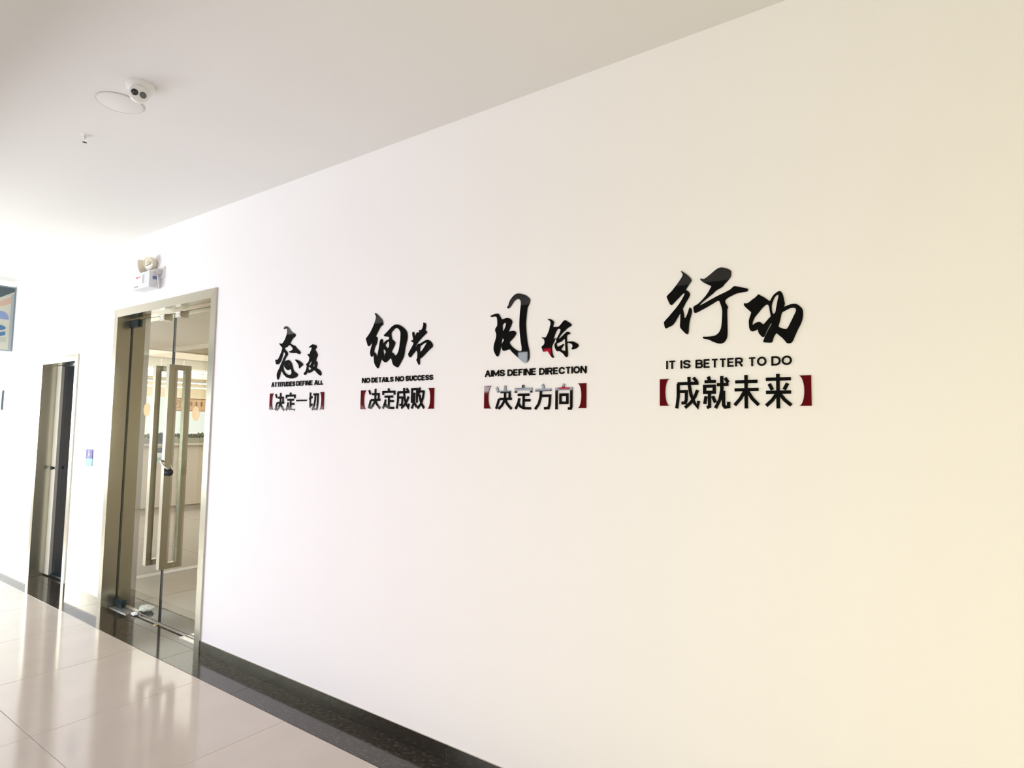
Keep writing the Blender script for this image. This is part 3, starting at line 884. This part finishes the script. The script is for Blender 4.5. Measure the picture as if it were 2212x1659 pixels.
O4, S4 = (1400, 560), 4.879
s4 = slogan('nearest and largest black slogan, reading IT IS BETTER TO DO', 1590, 880)
brush('brush_character', [
 [(410,132),(455,155),(520,195),(575,240),(610,275),(635,320),(625,350),(590,400),(550,460),(515,520),(555,535),(585,560),(602,600),(595,640),(560,705),(520,765),(490,830),(455,890),(470,940),(485,1010),(487,1065),(500,1082),(520,1065),(545,1005),(570,935),(585,880),(600,866),(622,880),(640,915),(640,960),(620,1040),(598,1120),(585,1200),(578,1290),(572,1370),(555,1402),(525,1395),(480,1355),(430,1300),(402,1258),(405,1180),(410,1090),(412,975),(385,1015),(350,1080),(310,1150),(265,1210),(225,1238),(170,1262),(120,1290),(100,1265),(90,1210),(80,1165),(110,1125),(180,1050),(260,955),(340,860),(400,775),(450,690),(500,595),(485,585),(460,590),(400,655),(320,735),(250,810),(230,822),(205,808),(180,760),(150,690),(135,650),(170,610),(240,540),(310,450),(380,355),(430,280),(450,240),(460,210),(440,175)],
 [(1210,68),(1270,72),(1350,95),(1400,120),(1425,145),(1422,230),(1400,280),(1350,340),(1290,400),(1250,455),(1190,490),(1120,530),(1060,590),(980,655),(900,720),(840,770),(800,812),(802,828),(860,797),(940,752),(1050,690),(1150,635),(1280,575),(1400,512),(1440,475),(1475,440),(1540,448),(1640,470),(1750,490),(1762,515),(1745,548),(1680,560),(1600,572),(1520,590),(1450,625),(1380,660),(1320,700),(1295,745),(1320,790),(1350,840),(1362,870),(1345,890),(1342,960),(1345,1100),(1348,1250),(1350,1400),(1340,1470),(1310,1530),(1270,1570),(1215,1590),(1140,1580),(1060,1550),(990,1515),(940,1500),(890,1495),(858,1480),(855,1462),(870,1448),(920,1452),(1010,1445),(1110,1425),(1150,1395),(1190,1350),(1220,1280),(1235,1180),(1242,1060),(1245,950),(1238,890),(1220,830),(1190,745),(1165,730),(1130,745),(1050,795),(940,860),(840,915),(760,958),(710,978),(685,970),(675,920),(668,860),(690,835),(740,810),(785,775),(850,710),(920,630),(980,540),(1010,480),(1030,445),(1000,430),(940,405),(870,370),(820,330),(800,300),(815,290),(850,298),(885,300),(940,262),(1010,205),(1090,135),(1150,90)]],
 (1425, 570), 9.215, s4, 'tall left brush character')
brush('brush_character', [
 [(550,195),(620,235),(720,290),(800,345),(850,382),(875,380),(900,330),(930,270),(980,205),(1050,145),(1100,118),(1140,108),(1180,130),(1215,180),(1240,260),(1260,350),(1282,455),(1270,500),(1252,550),(1300,525),(1380,495),(1450,470),(1540,458),(1610,470),(1680,515),(1750,580),(1780,650),(1785,750),(1770,870),(1740,970),(1700,1060),(1650,1150),(1600,1260),(1550,1370),(1510,1470),(1470,1530),(1400,1558),(1330,1545),(1280,1480),(1210,1400),(1130,1340),(1060,1275),(1040,1275),(1000,1330),(965,1400),(945,1490),(920,1530),(860,1535),(760,1530),(690,1525),(680,1515),(700,1450),(718,1395),(740,1340),(800,1220),(860,1110),(922,1005),(893,1000),(848,1085),(788,1200),(733,1320),(710,1372),(680,1382),(645,1370),(600,1320),(555,1270),(545,1210),(525,1165),(490,1185),(440,1212),(380,1225),(335,1205),(300,1140),(290,1050),(285,940),(305,850),(335,770),(355,695),(300,650),(230,590),(180,540),(142,475),(155,445),(200,448),(250,445),(310,405),(380,345),(460,290),(510,240)],
 [(800,480),(830,500),(850,560),(860,650),(885,760),(888,810),(850,850),(780,930),(700,1025),(670,1020),(620,975),(570,955),(510,968),(440,1010),(395,1048),(385,1030),(400,950),(430,870),(480,790),(560,700),(640,600),(710,525),(760,488)],
 [(1090,212),(1108,235),(1090,310),(1070,400),(1055,500),(1035,600),(1020,690),(985,738),(950,735),(930,680),(918,580),(922,480),(950,390),(980,320),(1010,265),(1050,225)],
 [(1500,570),(1560,575),(1590,620),(1580,680),(1530,780),(1480,890),(1420,1010),(1370,1110),(1325,1158),(1260,1155),(1180,1130),(1105,1095),(1110,1050),(1140,960),(1165,850),(1185,740),(1210,690),(1280,655),(1370,605),(1440,578)]],
 (1595, 620), 12.76, s4, 'lower right brush character with three open loops')
yt = lambda x: 1072-(x-190)*(57/1325); yb = lambda x: 1158-(x-190)*(46/1325)
for wd, a, b in (('IT', 190, 290), ('IS', 340, 448), ('BETTER', 498, 1000), ('TO', 1053, 1247), ('DO', 1298, 1515)):
    word(wd, a, b, yt(a), yb(a), yt(b), yb(b), O4, S4, s4, .20)
bracket('L', 123, 224, 1263, 1545, O4, S4, s4)
for k, a, b, c, d in (('cheng', 283, 547, 1240, 1575), ('jiu', 578, 864, 1230, 1573), ('wei', 893, 1182, 1220, 1573), ('lai', 1223, 1526, 1208, 1573)):
    han(k, a, b, c, d, O4, S4, s4, .098)
bracket('R', 1588, 1721, 1223, 1545, O4, S4, s4)

O3, S3 = (1030, 620), 5.923
s3 = slogan('black slogan reading AIMS DEFINE DIRECTION, second nearest', 1155, 885)
brush('brush_character', [
 [(660,85),(740,92),(790,110),(830,120),(880,155),(925,205),(918,270),(895,330),(868,380),(862,440),(852,520),(845,600),(835,700),(838,800),(845,900),(855,1000),(868,1120),(885,1200),(905,1290),(912,1380),(908,1450),(885,1510),(850,1545),(815,1552),(770,1530),(720,1485),(650,1420),(580,1355),(530,1305),(500,1262),(450,1275),(375,1300),(345,1285),(325,1240),(322,1170),(345,1120),(380,1070),(365,1045),(340,1030),(325,1080),(315,1180),(295,1280),(270,1380),(245,1415),(225,1415),(195,1375),(165,1310),(155,1250),(162,1170),(190,1080),(212,1000),(212,930),(190,880),(188,840),(210,800),(232,770),(235,690),(230,620),(220,580),(190,570),(140,578),(95,582),(90,565),(120,540),(180,520),(245,508),(270,525),(295,575),(330,635),(380,620),(430,598),(490,610),(540,650),(550,690),(530,750),(500,820),(470,895),(520,880),(580,872),(620,890),(632,935),(600,990),(550,1050),(500,1100),(488,1125),(510,1165),(560,1220),(620,1270),(690,1305),(735,1305),(750,1270),(745,1200),(725,1080),(712,950),(700,820),(700,700),(705,580),(715,450),(730,340),(732,260),(715,220),(670,200),(640,208),(590,245),(550,305),(510,370),(470,405),(445,400),(442,375),(468,335),(480,280),(510,215),(560,150),(610,105)],
 [(412,702),(418,740),(400,800),(375,860),(350,890),(345,830),(342,760),(360,725),(390,705)]],
 (1050, 625), 9.757, s3, 'very tall hooked brush character')
brush('brush_character', [
 [(370,165),(410,152),(480,155),(550,190),(605,245),(600,290),(580,360),(568,445),(650,438),(770,428),(840,350),(890,290),(940,220),(1000,188),(1050,205),(1100,250),(1160,270),(1220,330),(1235,365),(1215,400),(1160,430),(1080,480),(1020,545),(950,610),(870,690),(820,760),(780,830),(770,875),(810,850),(880,780),(960,700),(1040,625),(1080,600),(1130,605),(1180,645),(1185,680),(1150,700),(1090,715),(1065,750),(1062,830),(1065,900),(1075,975),(1140,955),(1270,948),(1340,975),(1420,1015),(1475,1060),(1480,1120),(1440,1180),(1370,1215),(1290,1242),(1235,1240),(1232,1215),(1265,1150),(1272,1090),(1240,1050),(1170,1015),(1080,1000),(1080,1080),(1090,1200),(1100,1330),(1105,1440),(1080,1510),(1040,1520),(1000,1490),(950,1410),(880,1350),(800,1300),(760,1305),(710,1305),(680,1270),(640,1190),(622,1090),(640,1020),(690,970),(690,930),(680,880),(720,820),(760,740),(810,640),(845,560),(830,515),(780,495),(735,510),(690,580),(650,670),(620,750),(590,840),(575,900),(610,860),(645,825),(655,840),(640,890),(610,960),(570,1030),(540,1110),(520,1180),(535,1290),(555,1400),(585,1490),(600,1520),(580,1540),(540,1535),(490,1480),(450,1420),(400,1340),(375,1300),(300,1315),(230,1328),(205,1310),(190,1240),(155,1165),(170,1135),(220,1090),(265,1030),(265,920),(240,870),(190,840),(155,810),(165,800),(230,815),(290,820),(330,780),(380,670),(430,560),(455,430),(485,330),(480,260),(460,210),(410,195)],
 [(985,850),(1000,900),(1005,1050),(1010,1200),(1012,1300),(960,1290),(850,1250),(880,1200),(930,1120),(970,1055),(940,1040),(880,1075),(800,1125),(740,1142),(710,1110),(695,1050),(710,1015),(780,1000),(860,965),(920,910)]],
 (1160, 680), 16.59, s3, 'smaller right brush character with a long side dot')
yt = lambda x: 1070-(x-100)*(60/1300); yb = lambda x: 1150-(x-100)*(50/1300)
for wd, a, b in (('AIMS', 100, 356), ('DEFINE', 390, 756), ('DIRECTION', 795, 1402)):
    word(wd, a, b, yt(a), yb(a), yt(b), yb(b), O3, S3, s3, .23)
bracket('L', 92, 184, 1266, 1555, O3, S3, s3)
for k, a, b, c, d in (('jue', 233, 457, 1262, 1566), ('ding', 481, 705, 1254, 1566), ('fang', 731, 962, 1244, 1568), ('xiang', 1003, 1222, 1240, 1568)):
    han(k, a, b, c, d, O3, S3, s3, .105)
bracket('R', 1288, 1397, 1232, 1550, O3, S3, s3)

O2, S2 = (760, 660), 6.91
s2 = slogan('black slogan reading NO DETAILS NO SUCCESS, third from the right', 858, 885)
brush('brush_character', [
 [(372,72),(410,88),(470,145),(540,215),(585,270),(600,340),(603,400),(560,425),(520,470),(470,570),(405,700),(400,725),(440,745),(448,770),(440,860),(420,930),(380,1010),(355,1090),(348,1155),(390,1180),(415,1220),(432,1285),(450,1240),(465,1150),(490,1010),(505,890),(525,820),(560,785),(590,810),(600,860),(600,925),(640,880),(690,830),(750,810),(772,790),(768,745),(740,730),(660,728),(625,710),(625,685),(660,650),(740,570),(820,475),(900,410),(975,388),(1050,405),(1130,450),(1210,520),(1255,590),(1275,670),(1270,790),(1245,890),(1215,1010),(1195,1150),(1175,1270),(1130,1370),(1070,1480),(1020,1565),(1000,1582),(940,1555),(880,1510),(855,1450),(840,1370),(825,1330),(805,1325),(770,1355),(720,1410),(680,1438),(640,1438),(600,1395),(555,1345),(540,1400),(510,1490),(480,1590),(455,1608),(430,1585),(380,1510),(355,1440),(350,1350),(345,1250),(330,1235),(310,1270),(290,1290),(265,1270),(245,1200),(250,1120),(275,1020),(300,930),(300,900),(270,925),(230,980),(205,998),(180,975),(150,870),(128,800),(135,770),(180,715),(250,610),(310,490),(370,340),(410,210),(405,160),(380,110)],
 [(965,485),(1010,500),(1050,540),(1085,600),(1082,720),(1080,800),(1065,900),(1050,1020),(1030,1120),(1000,1190),(965,1245),(935,1250),(905,1215),(880,1180),(840,1165),(840,1130),(870,1070),(910,990),(938,900),(920,860),(880,830),(850,800),(835,740),(825,650),(840,600),(890,550),(930,505)],
 [(755,855),(772,900),(770,980),(745,1052),(715,1040),(680,1000),(658,965),(680,930),(720,875)],
 [(612,1065),(650,1095),(685,1160),(660,1190),(650,1230),(650,1330),(640,1300),(625,1210),(605,1130)]],
 (780, 670), 12.76, s2, 'large left brush character of joined loops')
brush('brush_character', [
 [(655,105),(710,108),(745,135),(755,190),(745,270),(725,350),(760,370),(790,420),(740,475),(660,550),(580,640),(510,720),(470,775),(430,840),(400,920),(430,900),(460,840),(490,800),(540,798),(610,755),(690,705),(770,660),(840,670),(910,715),(960,790),(975,850),(965,895),(900,950),(800,1050),(700,1160),(620,1240),(555,1275),(550,1350),(552,1440),(535,1480),(505,1475),(485,1420),(455,1360),(432,1320),(465,1275),(470,1200),(475,1100),(460,1040),(430,1000),(390,1060),(330,1130),(280,1200),(250,1238),(215,1235),(190,1200),(170,1130),(190,1080),(240,990),(300,880),(355,775),(330,745),(285,725),(262,690),(290,680),(335,680),(330,600),(310,520),(305,440),(325,395),(360,410),(375,460),(390,540),(420,500),(450,430),(475,415),(520,435),(535,400),(515,350),(560,345),(605,340),(635,280),(660,210),(670,160)],
 [(755,748),(775,760),(750,810),(700,890),(640,990),(590,1045),(555,1055),(550,1000),(560,890),(580,855),(640,815),(700,770)]],
 (870, 690), 15.09, s2, 'slender right brush character')
yt = lambda x: 1085-(x-148)*(55/1060); yb = lambda x: 1158-(x-148)*(48/1060)
for wd, a, b in (('NO', 148, 268), ('DETAILS', 290, 617), ('NO', 645, 775), ('SUCCESS', 797, 1209)):
    word(wd, a, b, yt(a), yb(a), yt(b), yb(b), O2, S2, s2, .25)
bracket('L', 130, 211, 1267, 1547, O2, S2, s2)
for k, a, b, c, d in (('jue', 238, 432, 1244, 1541), ('ding', 450, 642, 1238, 1541), ('cheng', 658, 862, 1230, 1541), ('bai', 880, 1090, 1224, 1541)):
    han(k, a, b, c, d, O2, S2, s2, .11)
bracket('R', 1128, 1221, 1230, 1540, O2, S2, s2)

O1, S1 = (560, 690), 7.9
s1 = slogan('black slogan reading ATTITUDES DEFINE ALL, nearest the glass door', 640, 888)
brush('brush_character', [
 [(350,180),(375,140),(415,122),(455,135),(500,180),(545,250),(590,300),(650,318),(675,350),(675,390),(640,430),(595,465),(560,530),(525,600),(560,615),(600,640),(640,660),(670,665),(720,740),(780,795),(815,840),(810,875),(780,895),(740,880),(700,858),(640,865),(560,858),(510,845),(490,822),(520,812),(580,785),(605,740),(580,700),(540,655),(500,635),(450,690),(400,715),(365,735),(390,770),(440,820),(470,880),(450,930),(410,985),(375,1070),(355,1150),(335,1260),(350,1330),(385,1400),(440,1450),(500,1468),(550,1455),(568,1410),(560,1350),(545,1300),(520,1310),(480,1340),(450,1335),(400,1285),(365,1240),(368,1170),(385,1090),(430,1065),(490,1045),(530,1090),(575,1150),(590,1230),(610,1310),(640,1370),(700,1410),(738,1440),(738,1480),(710,1520),(640,1555),(560,1568),(500,1558),(430,1535),(370,1480),(320,1410),(290,1330),(262,1400),(245,1490),(215,1570),(190,1605),(170,1580),(160,1500),(160,1440),(185,1370),(230,1280),(270,1180),(310,1090),(360,970),(400,895),(380,860),(350,825),(335,850),(320,930),(290,1040),(250,1120),(215,1165),(175,1178),(140,1170),(128,1110),(118,1045),(145,1042),(180,1050),(210,1010),(250,920),(290,820),(320,715),(270,670),(235,610),(220,592),(250,598),(290,615),(330,580),(380,500),(420,400),(445,290),(445,200),(425,180),(395,190),(365,215)],
 [(495,1150),(518,1160),(505,1190),(485,1200),(478,1175)],
 [(655,1045),(700,1042),(760,1065),(830,1110),(880,1165),(880,1200),(840,1225),(800,1270),(775,1292),(768,1250),(765,1195),(730,1140),(690,1090)]],
 (585, 695), 12.76, s1, 'tall left brush character with a side dot')
brush('brush_character', [
 [(545,158),(610,170),(690,200),(710,250),(695,320),(660,352),(630,350),(660,390),(700,460),(745,560),(755,600),(730,650),(700,720),(680,830),(720,850),(742,890),(735,970),(715,1050),(700,1105),(760,1135),(840,1190),(895,1270),(898,1360),(880,1410),(830,1390),(770,1350),(700,1270),(640,1210),(605,1190),(550,1230),(480,1280),(420,1305),(375,1295),(345,1255),(330,1300),(295,1360),(250,1385),(210,1370),(190,1330),(220,1290),(275,1220),(300,1130),(325,1010),(285,985),(290,960),(330,915),(385,865),(410,790),(430,680),(380,620),(345,570),(355,540),(400,548),(440,545),(450,480),(490,400),(525,290),(480,285),(400,300),(395,285),(450,235),(500,190)],
 [(640,545),(645,570),(600,630),(575,640),(585,605)],
 [(510,820),(520,860),(480,960),(435,1025),(405,1010),(405,970),(440,900)],
 [(650,930),(640,980),(600,1050),(560,1065),(548,1045),(590,985)],
 [(370,1070),(430,1068),(500,1125),(470,1165),(425,1210),(400,1180),(375,1120)],
 [(615,675),(605,740),(580,755),(585,710)]],
 (645, 735), 18.43, s1, 'small right brush character')
yt = lambda x: 1078-(x-203)*(48/880); yb = lambda x: 1156-(x-203)*(44/880)
for wd, a, b in (('ATTITUDES', 203, 608), ('DEFINE', 628, 906), ('ALL', 935, 1088)):
    word(wd, a, b, yt(a), yb(a), yt(b), yb(b), O1, S1, s1, .25)
bracket('L', 174, 238, 1265, 1541, O1, S1, s1)
for k, a, b, c, d in (('jue', 262, 430, 1256, 1556), ('ding', 445, 610, 1250, 1556), ('yi', 628, 805, 1370, 1396), ('qie', 836, 1005, 1240, 1550)):
    han(k, a, b, c, d, O1, S1, s1, .115)
bracket('R', 1026, 1096, 1238, 1538, O1, S1, s1)
